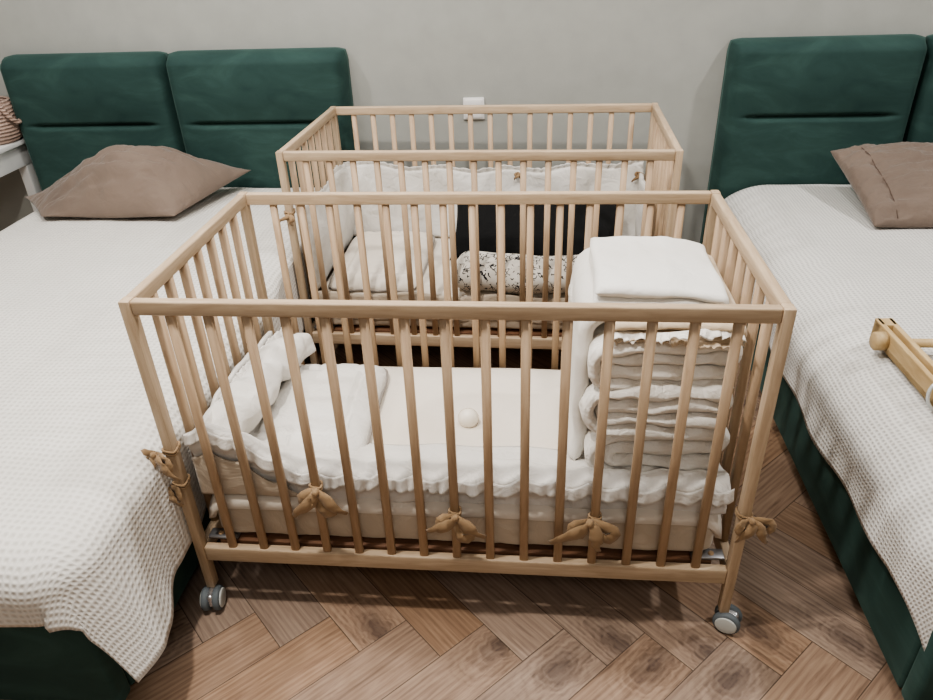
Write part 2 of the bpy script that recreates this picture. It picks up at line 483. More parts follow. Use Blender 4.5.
grid_mesh('fitted_sheet', lambda u, v: Vector((-XM-.004+2*(XM+.004)*u, .036+(D-.064)*v, .330-.04*(abs(2*v-1)**16)-.035*(abs(2*u-1)**40)+nz(u*6, v*3, 2.2)*.004)), 90, 50, sheet_cloth, ma, thick=.016)
mb = copy_tree(ma); toB(mb); mb['label'] = 'cream crib mattress with fitted sheet inside the rear crib'

# bumper for the front crib --------------------------------------------------
def frill(name, path, out, width, mat, parent, freq=26, amp=.006, n=300, seed=0):
    """gathered ruffle along path(t); out(t) = direction it sticks out"""
    def fn(u, v):
        p = Vector(path(u)); o = Vector(out(u)).normalized()
        q = Vector(path(min(1, u+.002)))-Vector(path(max(0, u-.002)))
        t = q.normalized(); s = t.cross(o).normalized()
        ph = u*freq*2*PI+9*nz(u*7, seed, 0)
        a = amp*v*(.3+1.5*abs(nz(u*14, seed, 4)))
        return p+o*width*v*(1+.35*nz(u*30, seed, 8))+s*a*sin(ph)+t*a*.5*cos(ph)
    return grid_mesh(name, fn, n, 5, mat, parent, thick=.0016)
bump_a = thing('crib_bumper', 'white ruffled bumper with tan ribbon bows tied around the front crib slats', 'crib bumper')
def zf(x):
    return .392+.115*sst(-.30, -.56, x)-.006*sst(-.1, .3, x)-.017*abs(sin((x+.012)*PI/.0762+1.2*nz(x*5, 1, 1)))+.006+.012*nz(x*9, 3, 3)
SEC = [(.215, .345, 0), (.17, .36, 0), (.12, .372, .1), (.075, .378, .6), (.046, 0, 1), (.040, -.014, 1), (.052, -.030, 1), (.058, -.046, 1), (.054, -.070, 1)]
def fpan(u, v):
    x = -.588+1.176*u
    f = zf(x); k = v*(len(SEC)-1); i = min(int(k), len(SEC)-2); t = k-i
    def P(i):
        y, z, m = SEC[i]
        if i < 4: zz = z+(f-.375)*m*1.0+(.012 if i == 3 else 0)
        else: zz = f+z
        lift = sst(-.3, -.56, x)
        if i > 4: zz = (f*.3+(.386+.115*lift)*.7)+z*(1+.9*lift)
        if i < 4: y = y+.05*lift*(1-m)
        return Vector((x, y, zz))
    a, b = P(i), P(i+1)
    p = a.lerp(b, t)
    puff = abs(sin((x+.6)*PI/.2))**.6
    p.z += .010*puff*(1-abs(2*v-1))+nz(x*9, v*4, 5)*.007
    p.y += nz(x*11, v*5, 9)*.007*(1-.5*v)-.003*puff*(1 if v > .5 else 0)
    p.y = max(p.y, .0425)
    return p
grid_mesh('front_panel', fpan, 150, 32, white_cloth, bump_a, thick=.010, sub=0)
fr = frill('ruffle', lambda u: (-.592+1.184*u, .0375, zf(-.592+1.184*u)+.008), lambda u: (0, -.26, -1), .030, white_cloth, bump_a, 40, .0058, n=560)
# underside visible at the left corner, quilted puffs
def lpuff(u, v):
    x = -.588+.30*u; f = zf(x)
    z = .33+(f-.06-.33)*v
    return Vector((x, .040-.004*sin(PI*v)*(abs(sin(u*PI*3))**.5)+nz(x*14, z*14, 3)*.004, z))
grid_mesh('corner_panel', lpuff, 50, 20, mattress_cloth, bump_a, thick=.006)
# left end: rolled panel
def roll(u, v):
    t = u
    c = Vector((-.555+.075*t+.012*sin(t*6), .062+.52*t, .432+.030*sin(t*3+.4)))
    e = min(1, t/.12, (1-t)/.09)
    r = .052*math.sqrt(max(0, 1-(1-e)**2))*(1+.16*nz(t*6, 1, 2))-.008*t
    r = max(r, .001)
    a = 2*PI*v
    p = c+Vector((cos(a)*r*1.0, 0, sin(a)*r*1.0))
    k = min(1, e*2)
    p += Vector((nz(t*11, cos(a), sin(a))*.014, nz(t*8, cos(a), 3)*.006, nz(t*10, cos(a)+5, sin(a))*.014))*k
    p.x = max(p.x, -.589)
    return p
grid_mesh('end_roll', roll, 80, 30, white_cloth, bump_a)
grid_mesh('end_panel', lambda u, v: Vector((-.584+.008*nz(u*8, v*4, 1), .05+.53*u, .33+(.14+.02*sin(u*4))*v)), 60, 16, white_cloth, bump_a, thick=.010)
frill('ruffle', lambda u: (-.556+.02*u, .05+.53*u, .462+.025*sin(u*3+.6)), lambda u: (-.5, 0, 1), .022, white_cloth, bump_a, 18, .005)
# right end standing lower panel
grid_mesh('end_panel', lambda u, v: Vector((.584+.005*nz(u*8, v*4, 7), .05+.53*u, .325+.05*v)), 40, 8, white_cloth, bump_a, thick=.008)

def ribbon(bm, pts, nrm, w, seed=0):
    """flat ribbon along pts, width direction from nrm cross tangent"""
    pts = [Vector(p) for p in pts]; N = len(pts); prev = None
    for i, p in enumerate(pts):
        t = (pts[min(i+1, N-1)]-pts[max(i-1, 0)])
        if t.length < 1e-9: t = Vector((0, 0, 1))
        t.normalize(); s = t.cross(Vector(nrm))
        if s.length < .2: s = t.cross(Vector((0, 1, .3)))
        s.normalize()
        tw = nz(i*.7, seed, 3)*.7
        s = (s*cos(tw)+Vector(nrm).normalized()*sin(tw))
        ww = w*(w_prof(i/(N-1)))
        a = bm.verts.new(p+s*ww/2); m = bm.verts.new(p+Vector(nrm)*.002*(1 if i % 2 else -1)); b = bm.verts.new(p-s*ww/2)
        if prev:
            bm.faces.new((prev[0], a, m, prev[1])); bm.faces.new((prev[1], m, b, prev[2]))
        prev = (a, m, b)
def w_prof(t): return .45+.55*sin(PI*min(1, t*1.15+.05))
def bow(parent, p, nrm, size=1.0, wrap=None, seed=0):
    """ribbon bow at p facing nrm: wrap round a bar, knot, two loops, two tails"""
    rr = random.Random(seed)
    n = Vector(nrm).normalized(); side = Vector((0, 0, 1)).cross(n).normalized(); up = Vector((0, 0, 1))
    bm = bmesh.new(); P = Vector(p)
    for s in (-1, 1):
        L = (.036+rr.random()*.012)*size*(.65 if s < 0 else 1.05); ang = math.radians(rr.uniform(-80, -25) if s < 0 else rr.uniform(-75, -5))
        d = side*s*cos(ang)+up*sin(ang)
        e = up*cos(ang)-side*s*sin(ang)
        pts = [P+d*(L*sin(PI*t)**.8 if t < .5 else L*sin(PI*t)**.8)+e*(.010*size*sin(2*PI*t))+n*(.012*sin(PI*t)) for t in [i/10 for i in range(11)]]
        ribbon(bm, pts, n, .026*size, rr.random()*9)
        ang2 = math.radians(rr.uniform(-80, -35)); d2 = side*s*cos(ang2)+up*sin(ang2)
        L2 = (.058+rr.random()*.025)*size
        pts = [P+d2*L2*t+n*(.006+.010*sin(3*t))+side*.006*sin(t*5+rr.random()) for t in [i/7 for i in range(8)]]
        ribbon(bm, pts, n, .023*size, rr.random()*9)
    kb = bmesh.new(); bmesh.ops.create_icosphere(kb, subdivisions=2, radius=.0075*size)
    for v in kb.verts: v.co = P+n*.005+v.co*(1+.3*nz(v.co.x*200, v.co.y*200, seed))
    me = bpy.data.meshes.new('t'); kb.to_mesh(me); kb.free(); bm.from_mesh(me); bpy.data.meshes.remove(me)
    if wrap:
        cx, cy, hx, hy = wrap
        for dz in (-.003, .004):
            pts = [(cx+hx*math.copysign(abs(cos(a))**.5, cos(a)), cy+hy*math.copysign(abs(sin(a))**.5, sin(a)), p[2]+dz+.003*sin(a*2)) for a in [2*PI*i/20 for i in range(21)]]
            tube_bm(pts, .0028, 6, bm)
    o = from_bm('ribbon_tie', bm, ribbon_cloth, parent)
    m = o.modifiers.new('s', 'SOLIDIFY'); m.thickness = .0012
    o['label'] = 'tan ribbon tied in a bow'
    return o
sx_ = lambda i: -.5331+1.0662*i/14
pxc = W/2-.0215/2
bow(bump_a, (-.640, -.006, .478), (-.35, -1, .2), 1.05, (-pxc, .0135, .0145, .0170), 1)
bow(bump_a, (-.634, -.006, .385), (-.35, -1, .2), .95, (-pxc, .0135, .0145, .0170), 12)
bow(bump_a, (sx_(3)+.004, -.001, .385), (0, -1, .1), 1.25, (sx_(3), .0145, .0125, .0095), 3)
bow(bump_a, (sx_(7)+.003, -.001, .325), (0, -1, .1), 1.15, (sx_(7), .0145, .0125, .0095), 24)
bow(bump_a, (sx_(11)-.012, -.001, .325), (0, -1, .1), 1.3, (sx_(11), .0145, .0125, .0095), 5)
bow(bump_a, (.622, -.006, .352), (.2, -1, .2), 1.0, (pxc, .0135, .0145, .0170), 6)
bow(bump_a, (-.59, .40, .43), (1, 0, .3), .6, None, 8)

# quilted flat pillows ---------------------------------------------------------
def pad(name, label, loc, rot, w, d, h, mat, cat='pillow', parent=None, seed=0, quilt=True, group=None):
    bm = bmesh.new(); n = 44
    def edge(u): return max(0, 1-abs(u)**5)
    def outl(u, v):
        # rounded rectangle map
        r = .10
        x, y = u*w/2, v*d/2
        ku = abs(u)**8*abs(v)**8
        return x*(1-.07*ku), y*(1-.07*ku)
    tops = {}; bots = {}
    for i in range(n+1):
        for j in range(n+1):
            u, v = -1+2*i/n, -1+2*j/n
            x, y = outl(u, v)
            e = (edge(u)*edge(v))**.5
            z = h*e
            if quilt:
                q = max(abs(u), abs(v))
                z -= h*.28*math.exp(-((q-.66)/.035)**2)
                if q > .66:
                    ang = math.atan2(v, u)
                    z -= h*.14*max(0, cos(ang*18))**6
                else: z += h*.02
            z += nz(x*9, y*9, seed)*.006*e
            tops[i, j] = bm.verts.new((x, y, z+.006))
            bots[i, j] = bm.verts.new((x, y, .004*e*0+.0)) if 0 < i < n and 0 < j < n else tops[i, j]
            if not (0 < i < n and 0 < j < n): tops[i, j].co.z = .012
    for i in range(n):
        for j in range(n):
            bm.faces.new((tops[i, j], tops[i+1, j], tops[i+1, j+1], tops[i, j+1]))
            f = [bots[i, j], bots[i, j+1], bots[i+1, j+1], bots[i+1, j]]
            try: bm.faces.new(f)
            except ValueError: pass
    t = thing(name, label, cat, loc, group=group); t.rotation_euler = rot
    from_bm('pillow_cover', bm, mat, t)
    # piping round the edge; on quilted pads its dark tone paints the edge shadow
    pts = []
    for k in range(161):
        s = k/160*4; q = int(min(s, 3.9999)); f = -1+2*(s-q)
        u, v = [(f, -1), (1, f), (-f, 1), (-1, -f)][q]
        x, y = outl(u, v); pts.append((x, y, .013+.003*sin(k*.5)))
    p = from_bm('piping', tube_bm(pts, .0035, 8, cap=False), shaded_edge if quilt else mat, t)
    return t
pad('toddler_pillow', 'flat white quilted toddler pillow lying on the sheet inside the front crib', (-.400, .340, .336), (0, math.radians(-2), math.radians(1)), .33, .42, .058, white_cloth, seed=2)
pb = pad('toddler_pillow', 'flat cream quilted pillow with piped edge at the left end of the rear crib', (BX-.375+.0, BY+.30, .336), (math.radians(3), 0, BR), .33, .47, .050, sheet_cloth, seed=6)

# ball ------------------------------------------------------------------------
bm = lathe_bm([(0, -.026)]+[(.026*cos(a), .026*sin(a)) for a in [(-PI/2+PI*k/16) for k in range(1, 16)]]+[(0, .026)], 32)
bl = thing('toy_ball', 'small milky white ball resting on the sheet in the front crib', 'ball', (.004, .325, .3525))
from_bm('ball_shell', bm, ball_mat, bl)
from_bm('ball_seam', tube_bm([(.0262*cos(a), .0262*sin(a)*.3, .0262*sin(a)*.954) for a in [2*PI*k/40 for k in range(41)]], .0006, 6, cap=False), trim_cloth, bl)

# folded quilts -----------------------------------------------------------------
def ribbon_path(kind, L, T, n, inset=.0):
    """centre line of a folded sheet in (x,z); returns list of points"""
    t = T/n; pts = []
    zc = lambda k: t*(k+.5)
    def line(x0, x1, z, m=26):
        return [(x0+(x1-x0)*i/m, z) for i in range(m+1)]
    def turn(xc, z0, z1, sgn, m=14):
        r = abs(z1-z0)/2; zm = (z0+z1)/2
        s = 1 if z1 > z0 else -1
        return [(xc+sgn*r*1.0*cos(-PI/2*s+s*PI*i/m), zm+r*s*sin(-PI/2+PI*i/m)) for i in range(1, m)]
    R = T/2
    if kind == 'book4':   # folded in half, then in half again: nested U turns at the left
        p = line(L-.01, R, zc(0))
        p += turn(R, zc(0), zc(3), -1)
        p += line(R, L-t, zc(3)) + turn(L-t, zc(3), zc(2), 1)
        p += line(L-t, R, zc(2)) + turn(R, zc(2), zc(1), -1) + line(R, L-.02, zc(1))
    elif kind == 'book3':   # thick fold: wide U at the left and a tucked middle leaf
        p = line(L-.01, R, t*.5) + turn(R, t*.5, T-t*.5, -1) + line(R, L-t, T-t*.5) + turn(L-t, T-t*.5, T/2+t*.02, 1) + line(L-t, R+.03, T/2)
    elif kind == 'zig':
        p = []; d = 1
        for k in range(n):
            x0, x1 = (t/2+.004, L-t/2-.004) if d > 0 else (L-t/2-.004, t/2+.004)
            p += line(x0, x1, zc(k))
            if k < n-1: p += turn(x1, zc(k), zc(k+1), d)
            d = -d
    return p
def folded(name, label, loc, rotz, L, T, Dp, n, kind, mat, seed=0, amp=.010, fill=.93, group=None, puff=.0, cat='quilt', misal=.014, bend=None):
    t = T/n*fill; path = ribbon_path(kind, L, T, n) if isinstance(kind, str) else kind
    N = len(path); bm = bmesh.new()
    # arc length
    s = [0]
    for a, b in zip(path, path[1:]): s.append(s[-1]+math.hypot(b[0]-a[0], b[1]-a[1]))
    M = 40
    loops = []
    Tn = []
    for i in range(N):
        a = path[max(0, i-1)]; b = path[min(N-1, i+1)]
        dx, dz = b[0]-a[0], b[1]-a[1]; l = math.hypot(dx, dz) or 1
        Tn.append((-dz/l, dx/l))
    uvl = None
    def vert(i, j, side):
        x, z = path[i]; nx_, nz_ = Tn[i]
        v = j/M
        rnd = min(1, v/.05, (1-v)/.05); ed = math.sqrt(max(0, 1-(1-rnd)**2))
        endr = math.sqrt(max(0, 1-(1-min(1, s[i]/.012, (s[-1]-s[i])/.012))**2))
        pf = 1+puff*(abs(sin(s[i]*PI/.11)*sin(v*PI*3))**.5-.5)
        h = t/2*(.18+.82*ed)*(.25+.75*endr)*min(1.08, pf)
        mis = nz(s[i]*4, seed, 1)*misal+nz(s[i]*14, seed, 5)*.004
        y = (v-.5)*Dp+mis*(1-2*v)
        X = x+nx_*h*side; Z = z+nz_*h*side
        # coherent crumple of the whole bundle
        g = nz(X*3.2+seed, y*3.2, Z*2)*amp
        g2 = nz(X*11, y*11+seed, Z*24)*amp*.6+abs(nz(X*26+seed, y*9, Z*40))*amp*.5
        X2 = X+nz(seed, y*6, Z*9)*amp*1.2
        k = min(1, Z/T)
        Z2 = Z+(g*k)+g2*min(1, Z/T*3)
        if bend: X2, y, Z2 = bend(X2, y, Z2)
        return Vector((X2, y, max(0, Z2)))
    A = [[bm.verts.new(vert(i, j, 1)) for j in range(M+1)] for i in range(N)]
    B = [[bm.verts.new(vert(i, j, -1)) for j in range(M+1)] for i in range(N)]
    for i in range(N-1):
        for j in range(M):
            bm.faces.new((A[i][j], A[i+1][j], A[i+1][j+1], A[i][j+1]))
            bm.faces.new((B[i][j], B[i][j+1], B[i+1][j+1], B[i+1][j]))
        bm.faces.new((A[i][0], B[i][0], B[i+1][0], A[i+1][0]))
        bm.faces.new((A[i][M], A[i+1][M], B[i+1][M], B[i][M]))
    for j in range(M):
        bm.faces.new((A[0][j], A[0][j+1], B[0][j+1], B[0][j]))
        bm.faces.new((A[-1][j], B[-1][j], B[-1][j+1], A[-1][j+1]))
    th = thing(name, label, cat, loc, rotz, group)
    o = from_bm('folded_cloth', bm, mat, th)
    return th, o
G = 'quilts folded in the front crib stack'
SX, SY = .282, .275
folded('folded_quilt', 'folded cream quilt lowest in the stack of the front crib', (SX+.000, SY, .352), math.radians(1), .305, .142, .37, 4, 'book4', quilt_cloth, 3, .018, group=G, puff=.2, fill=.92)
folded('folded_quilt', 'folded cream quilt second from the bottom, with nested folds at its left end', (SX-.010, SY-.004, .484), math.radians(-2), .308, .122, .38, 4, 'book4', quilt_cloth, 8, .020, group=G, puff=.2, fill=.9)
folded('folded_quilt', 'thick folded cream quilt third from the bottom, just under the ruffled blanket', (SX-.024, SY+.0, .596), math.radians(2), .312, .112, .38, 4, 'book4', quilt_cloth, 15, .018, group=G, puff=.2, fill=.92)
# ruffled blanket
rb, _o = folded('ruffled_blanket', 'ecru blanket with crinkled ruffled edge folded beneath the top white duvet', (SX+.020, SY+.006, .710), math.radians(0), .275, .044, .37, 2, 'zig', trim_cloth, 22, .008, cat='blanket')
frill('ruffle', lambda u: (.012+.258*u, -.182+.006*sin(u*9), .030-.006*sin(u*7)), lambda u: (0, -1, -.35), .022, quilt_cloth, rb, 9, .011, 160, 3)
frill('ruffle', lambda u: (.012+.258*u, -.182+.006*sin(u*7), .014+.004*sin(u*5)), lambda u: (0, -1, -.3), .018, trim_cloth, rb, 11, .007, 160, 5)

# draped duvet: lies under the top one and hangs down the left side of the stack
def draped():
    p = [(.27-.20*i/19, .408) for i in range(20)]
    p += [(.07-.048*sin(PI/2*i/12), .360+.048*cos(PI/2*i/12)) for i in range(1, 12)]
    p += [(.022-.004*sin(t*5)-.016*sst(.75, 1, t), .360-.330*t) for t in [i/40 for i in range(1, 41)]]
    return folded('draped_duvet', 'white duvet hanging down the left side of the quilt stack in the front crib', (.250, .305, .342), 0, .3, .05, .35, 1, p, duvet_cloth, 51, .006, fill=.62, cat='duvet', misal=.02)
draped()
def bendtop(X, y, Z):
    # right front corner slopes down
    k = sst(.16, .30, X)*.014
    return X-.0*y, y, Z-k*(1 if Z > .0 else 0)*min(1, Z/.02)
td, _o = folded('folded_duvet', 'bright white folded duvet on top of the quilt stack in the front crib', (.278, .298, .768), math.radians(-3), .270, .036, .31, 2, 'zig', duvet_cloth, 31, .009, fill=.98, cat='duvet', misal=.01, bend=bendtop)
# rear crib contents -------------------------------------------------------------
bump_b = thing('crib_bumper', 'white bumper with ruffled top edge standing along the back of the rear crib', 'crib bumper')
toB(bump_b)
def bb(u, v):
    x = -.585+1.17*u
    z0 = .345; z1 = .628-.03*sin(PI*u)+.008*sin(x*24)
    puff = abs(sin((x+.585)*PI/.195))**.5*sin(PI*v)
    return Vector((x, D-.055-.02*puff-.05*(1-v)**2+nz(x*7, v*3, 2)*.012, z0+(z1-z0)*v))
grid_mesh('back_panel', bb, 130, 22, white_cloth, bump_b, thick=.016)
frill('ruffle', lambda u: (-.585+1.17*u, D-.057, .628-.03*sin(PI*u)+.008*sin((-.585+1.17*u)*24)-.006), lambda u: (0, -.25, 1), .024, white_cloth, bump_b, 40, .006, 340, 9)
def bl_(u, v):
    y = .05+.55*u; z0 = .34; z1 = .64+.015*sin(y*17)-.02*u
    puff = abs(sin(u*PI*2.6))**.5*sin(PI*v)
    return Vector((-.575+.02*puff+.10*(1-v)**2*0+nz(y*7, v*3, 8)*.012, y, z0+(z1-z0)*v))
grid_mesh('end_panel', bl_, 60, 22, white_cloth, bump_b, thick=.016)
frill('ruffle', lambda u: (-.575, .05+.55*u, .64+.015*sin((.05+.55*u)*17)-.02*u-.006), lambda u: (-.1, 0, 1), .022, white_cloth, bump_b, 18, .006, 160, 4)
def br_(u, v):
    y = .25+.35*u
    return Vector((.578+nz(y*7, v*3, 3)*.01, y, .34+.26*v))
grid_mesh('end_panel', br_, 40, 16, white_cloth, bump_b, thick=.014)
def bfr(u, v):
    x = -.585+1.17*u
    return Vector((x, .040-.004*sin(PI*v)+nz(x*9, v*4, 12)*.006, .235+.10*v+.006*sin(x*20)))
grid_mesh('front_panel', bfr, 110, 12, mattress_cloth, bump_b, thick=.010)
bow(bump_b, (-pxc+.004, -.004, .640), (0, -1, .1), .55, (-pxc, .0135, .0145, .0170), 41)
bow(bump_b, (.57, D-.075, .60), (0, -1, .1), .55, None, 43)
bow(bump_b, (.11, D-.075, .60), (0, -1, .1), .45, None, 44)

def pillow_bm(w, d, h, n=40, pinch=.10, seed=0, wr=.012, hp=.5, bottom=.35, flange=0):
    """cushion: corners pulled out, sides pulled in"""
    bm = bmesh.new(); T = {}; B = {}
    for i in range(n+1):
        for j in range(n+1):
            a, b = -1+2*i/n, -1+2*j/n
            u = math.copysign(1-(1-abs(a))**1.35, a); v = math.copysign(1-(1-abs(b))**1.35, b)
            x = u*w/2*(1-pinch*(1-abs(v)**2)*abs(u)**3*.9); y = v*d/2*(1-pinch*1.2*(1-abs(u)**2)*abs(v)**3)
            e = ((1-u*u)*(1-v*v))**hp
            if flange:
                e = (max(0, 1-(abs(u)/(1-flange))**3)*max(0, 1-abs(v)**3))**hp
            f = (e+.0)
            wk = (nz(x*7, y*9, seed)*.8+abs(nz(x*13+seed, y*13, 2))*-.9)*wr*min(1, f*2.5)
            zt = h*(1-bottom)*f+wk; zb = -h*bottom*f
            T[i, j] = bm.verts.new((x, y, zt if e > 0 else 0))
            B[i, j] = T[i, j] if (i in (0, n) or j in (0, n)) else bm.verts.new((x, y, zb-.001))
    for i in range(n):
        for j in range(n):
            bm.faces.new((T[i, j], T[i+1, j], T[i+1, j+1], T[i, j+1]))
            q = []
            for v_ in (B[i, j], B[i, j+1], B[i+1, j+1], B[i+1, j]):
                if v_ not in q: q.append(v_)
            if len(q) > 2:
                try: bm.faces.new(q)
                except ValueError: pass
    return bm
# black cushion leaning on the back bumper
o = from_bm('black_cushion', pillow_bm(.62, .27, .12, seed=4, pinch=.04, wr=.010, hp=.28), black_cloth)
tag(o, 'black fabric cushion leaning against the back bumper of the rear crib', 'cushion')
o.location = (.165, 1.395, .432); o.rotation_euler = (math.radians(40), math.radians(3), BR)
# doodle bolster
def bolster():
    bm = bmesh.new()
    def rad(t):
        e = min(1, t/.09, (1-t)/.09); return .066*(math.sqrt(max(0, 1-(1-e)**2))*.9+.1)
    pts = [(-.32+.64*i/50, .006*sin(i*.2), 0) for i in range(51)]
    tube_bm(pts, rad, 28, bm)
    for v in bm.verts:
        v.co += Vector((0, nz(v.co.x*8, v.co.y*8, v.co.z*8)*.012, nz(v.co.x*7+4, v.co.y*8, v.co.z*8)*.010))
        v.co.y *= 1.15
    return bm
o = from_bm('bolster_pillow', bolster(), doodle)
tag(o, 'white bolster with black doodle print in front of the black cushion, rear crib', 'pillow')
o.location = (.205, 1.110, .395); o.rotation_euler = (0, 0, BR)

# ------------------------------------------------------------------ beds
def cushion_panel(name, w, z0, z1, th, mat, parent, loc):
    """headboard panel, soft rounded edges with a horizontal stitched groove"""
    n, m = 44, 170
    h = z1-z0; zg = .756
    def fn(u, v):
        x = (u-.5)*w; z = z0+h*v
        cr = .05; qa, qb = abs(x)-(w/2-cr), z-(z1-cr)
        if qa > 0 and qb > 0:
            l = math.hypot(qa, qb); mx_ = max(qa, qb)
            k_ = .5+.5*mx_/l
            x = math.copysign(w/2-cr+qa*k_, x); z = z1-cr+qb*k_
        eu = min(1, min(u, 1-u)*w/.045); ev = min(1, min(v, 1-v)*h/.045)
        e = math.sqrt(max(0, 1-(1-eu)**2))*math.sqrt(max(0, 1-(1-ev)**2))
        g = math.exp(-((z-zg)/.008)**2)*sst(0, .09, min(u, 1-u)*w-.05)
        g2 = math.exp(-((z-zg)/.07)**2)*.3*sst(0, .12, min(u, 1-u)*w-.03)
        belly = .012*sin(PI*u)*(sin(PI*min(1, max(0, (z-zg)/(z1-zg)))) if z > zg else .6)
        y = -(th*(.30+.70*e))-belly+.026*g+.016*g2+nz(x*3, z*3, 2)*.004
        return Vector((x, y, z))
    o = grid_mesh(name, fn, n, m, mat, parent)
    # side skirt back to the wall
    me = o.data; bm = bmesh.new(); bm.from_mesh(me)
    be = [e for e in bm.edges if e.is_boundary]
    r = bmesh.ops.extrude_edge_only(bm, edges=be)
    for v in [g for g in r['geom'] if isinstance(g, bmesh.types.BMVert)]: v.co.y = 0
    bmesh.ops.contextual_create(bm, geom=[e for e in bm.edges if e.is_boundary])
    bmesh.ops.recalc_face_normals(bm, faces=bm.faces)
    bm.to_mesh(me); bm.free()
    for p in me.polygons: p.use_smooth = True
    o.location = loc
    return o
def bed(label, xa, xb, hx0, hx1, yfoot, ztop, seam):
    t = thing('upholstered_bed', label, 'bed', ((xa+xb)/2, 1.73, 0), group='green upholstered beds')
    ox, oy = (xa+xb)/2, 1.73
    for a_, b_ in ((hx0, seam), (seam, hx1)):
        cushion_panel('headboard_cushion', b_-a_-.003, .10, 1.03, .105, velvet, t, ((a_+b_)/2-ox, WY-oy-.003, 0))
    # frame: side rails, foot rail, legs
    z0, z1 = .05, .33
    for x0, x1 in ((xa, xa+.05), (xb-.05, xb)):
        box('side_rail', x0-ox, x1-ox, yfoot-oy+.05, 0, z0, z1, velvet, t, bev=.012, seg=3)
    box('foot_rail', xa-ox, xb-ox, yfoot-oy, yfoot-oy+.05, z0, z1, velvet, t, bev=.012, seg=3)
    for x in (xa+.06, xb-.06):
        for y in (yfoot+.08, 1.6):
            from_bm('leg', lathe_bm([(0, 0), (.02, 0), (.025, .052), (0, .052)], 16, M=Matrix.Translation((x-ox, y-oy, 0))), dark_slot, t)
    box('bed_mattress', xa+.055-ox, xb-.055-ox, yfoot+.06-oy, -.03, .25, ztop-.035, mattress_cloth, t, bev=.05, seg=5)
    return t
ZT = .492
bed('green velvet bed on the left with a two panel headboard and waffle bedspread', -1.89, -.675, -2.045, -.592, -.32, ZT, -1.335)
bed('green velvet bed on the right beside the cribs, with wide tufted headboard', .925, 2.13, .880, 2.28, -.22, ZT, 1.585)

def bedspread(label, x0, x1, y0, y1, zt, ovx, ovy, mat, side, ax=.13, az=.10, flare=0.0, seed=0, hemw=None, clampx=False):
    """cover draped over the bed: flat top, rounded shoulders, overhang on the long sides and at the foot.
    x0..x1,y0..y1 = outer faces of the hanging cloth; ovx/ovy arc lengths beyond the start of the shoulder"""
    nx, ny = 150, 190
    Lx = (x1-x0-2*ax); Ly = y1-y0-ax
    Q = PI/2*math.sqrt((ax*ax+az*az)/2)
    def prof(s):
        """s: distance past the flat top; returns (outward, down)"""
        if s <= 0: return 0, 0
        if s < Q:
            a = s/Q*PI/2; return ax*sin(a), az*(1-cos(a))
        return ax, az+(s-Q)
    def fn(u, v):
        S = -ovx+(Lx+2*ovx)*u; T = -ovy+(Ly+ovy)*v
        a = max(0, -S, S-Lx); sgn = -1 if S < 0 else 1
        b = max(0, -T)
        px = min(max(S, 0), Lx); py = max(T, 0)
        d = math.hypot(a, b)
        if a > 0 and b > 0 and clampx: d = (a**5+b**5)**.2
        o, dn = prof(d)
        if d > 0: ux, uy = sgn*a/math.hypot(a, b), -b/math.hypot(a, b)
        else: ux = uy = 0
        hang = max(0, dn-az)
        X = x0+ax+px; Y = y0+ax+py
        # ripples on the hang
        ph = (Y*9+ (X*9 if b > a else 0)+seed)
        rip = min(1, hang/.16)*(.014*sin(ph*1.9)+.012*nz(X*4, Y*4, seed))*1.0
        o2 = o+rip+(.085*min(1, hang/.28)*sst(-.06, -.22, Y) if clampx and a > b*.4 else 0)
        z = zt-dn
        if d == 0 or dn < .03: z += (nz(X*3, Y*3, seed)*.008+nz(X*9, Y*5, seed)*.003)*(1-min(1, dn/.03))
        if hemw and hang > 0: z += hemw(X, Y, a, b)*min(1, hang/.1)
        lim = .012
        xx = X+ux*o2
        if clampx and sgn > 0: xx = min(xx, -.632-.030*sst(.7, .95, Y)+.06*sst(-.08, -.2, Y))
        return Vector((xx, Y+uy*o2, max(z, lim)))
    o = grid_mesh('bedspread', fn, nx, ny, mat, None, uvfn=lambda u, v: (-ovx+(Lx+2*ovx)*u, -ovy+(Ly+ovy)*v))
    m = o.modifiers.new('s', 'SOLIDIFY'); m.thickness = .006; m.offset = 1
    tag(o, label, 'bedspread', 'waffle bedspreads')
    return o
def hemL(X, Y, a, b):
    if a > b: return .018*sin(Y*5.5+1.0)+.03*sst(.2, .8, Y)*0-.0
    return .01*sin(X*6)
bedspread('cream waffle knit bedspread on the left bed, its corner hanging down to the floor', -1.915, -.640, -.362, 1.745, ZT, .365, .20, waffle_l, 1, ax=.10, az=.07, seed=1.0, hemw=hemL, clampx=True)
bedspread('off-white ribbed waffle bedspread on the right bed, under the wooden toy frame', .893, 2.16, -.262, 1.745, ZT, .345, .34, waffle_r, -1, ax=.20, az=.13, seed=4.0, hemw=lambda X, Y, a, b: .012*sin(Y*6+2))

seam_thread = m_plain('dark_taupe_thread', lin((92, 77, 68)), .9)
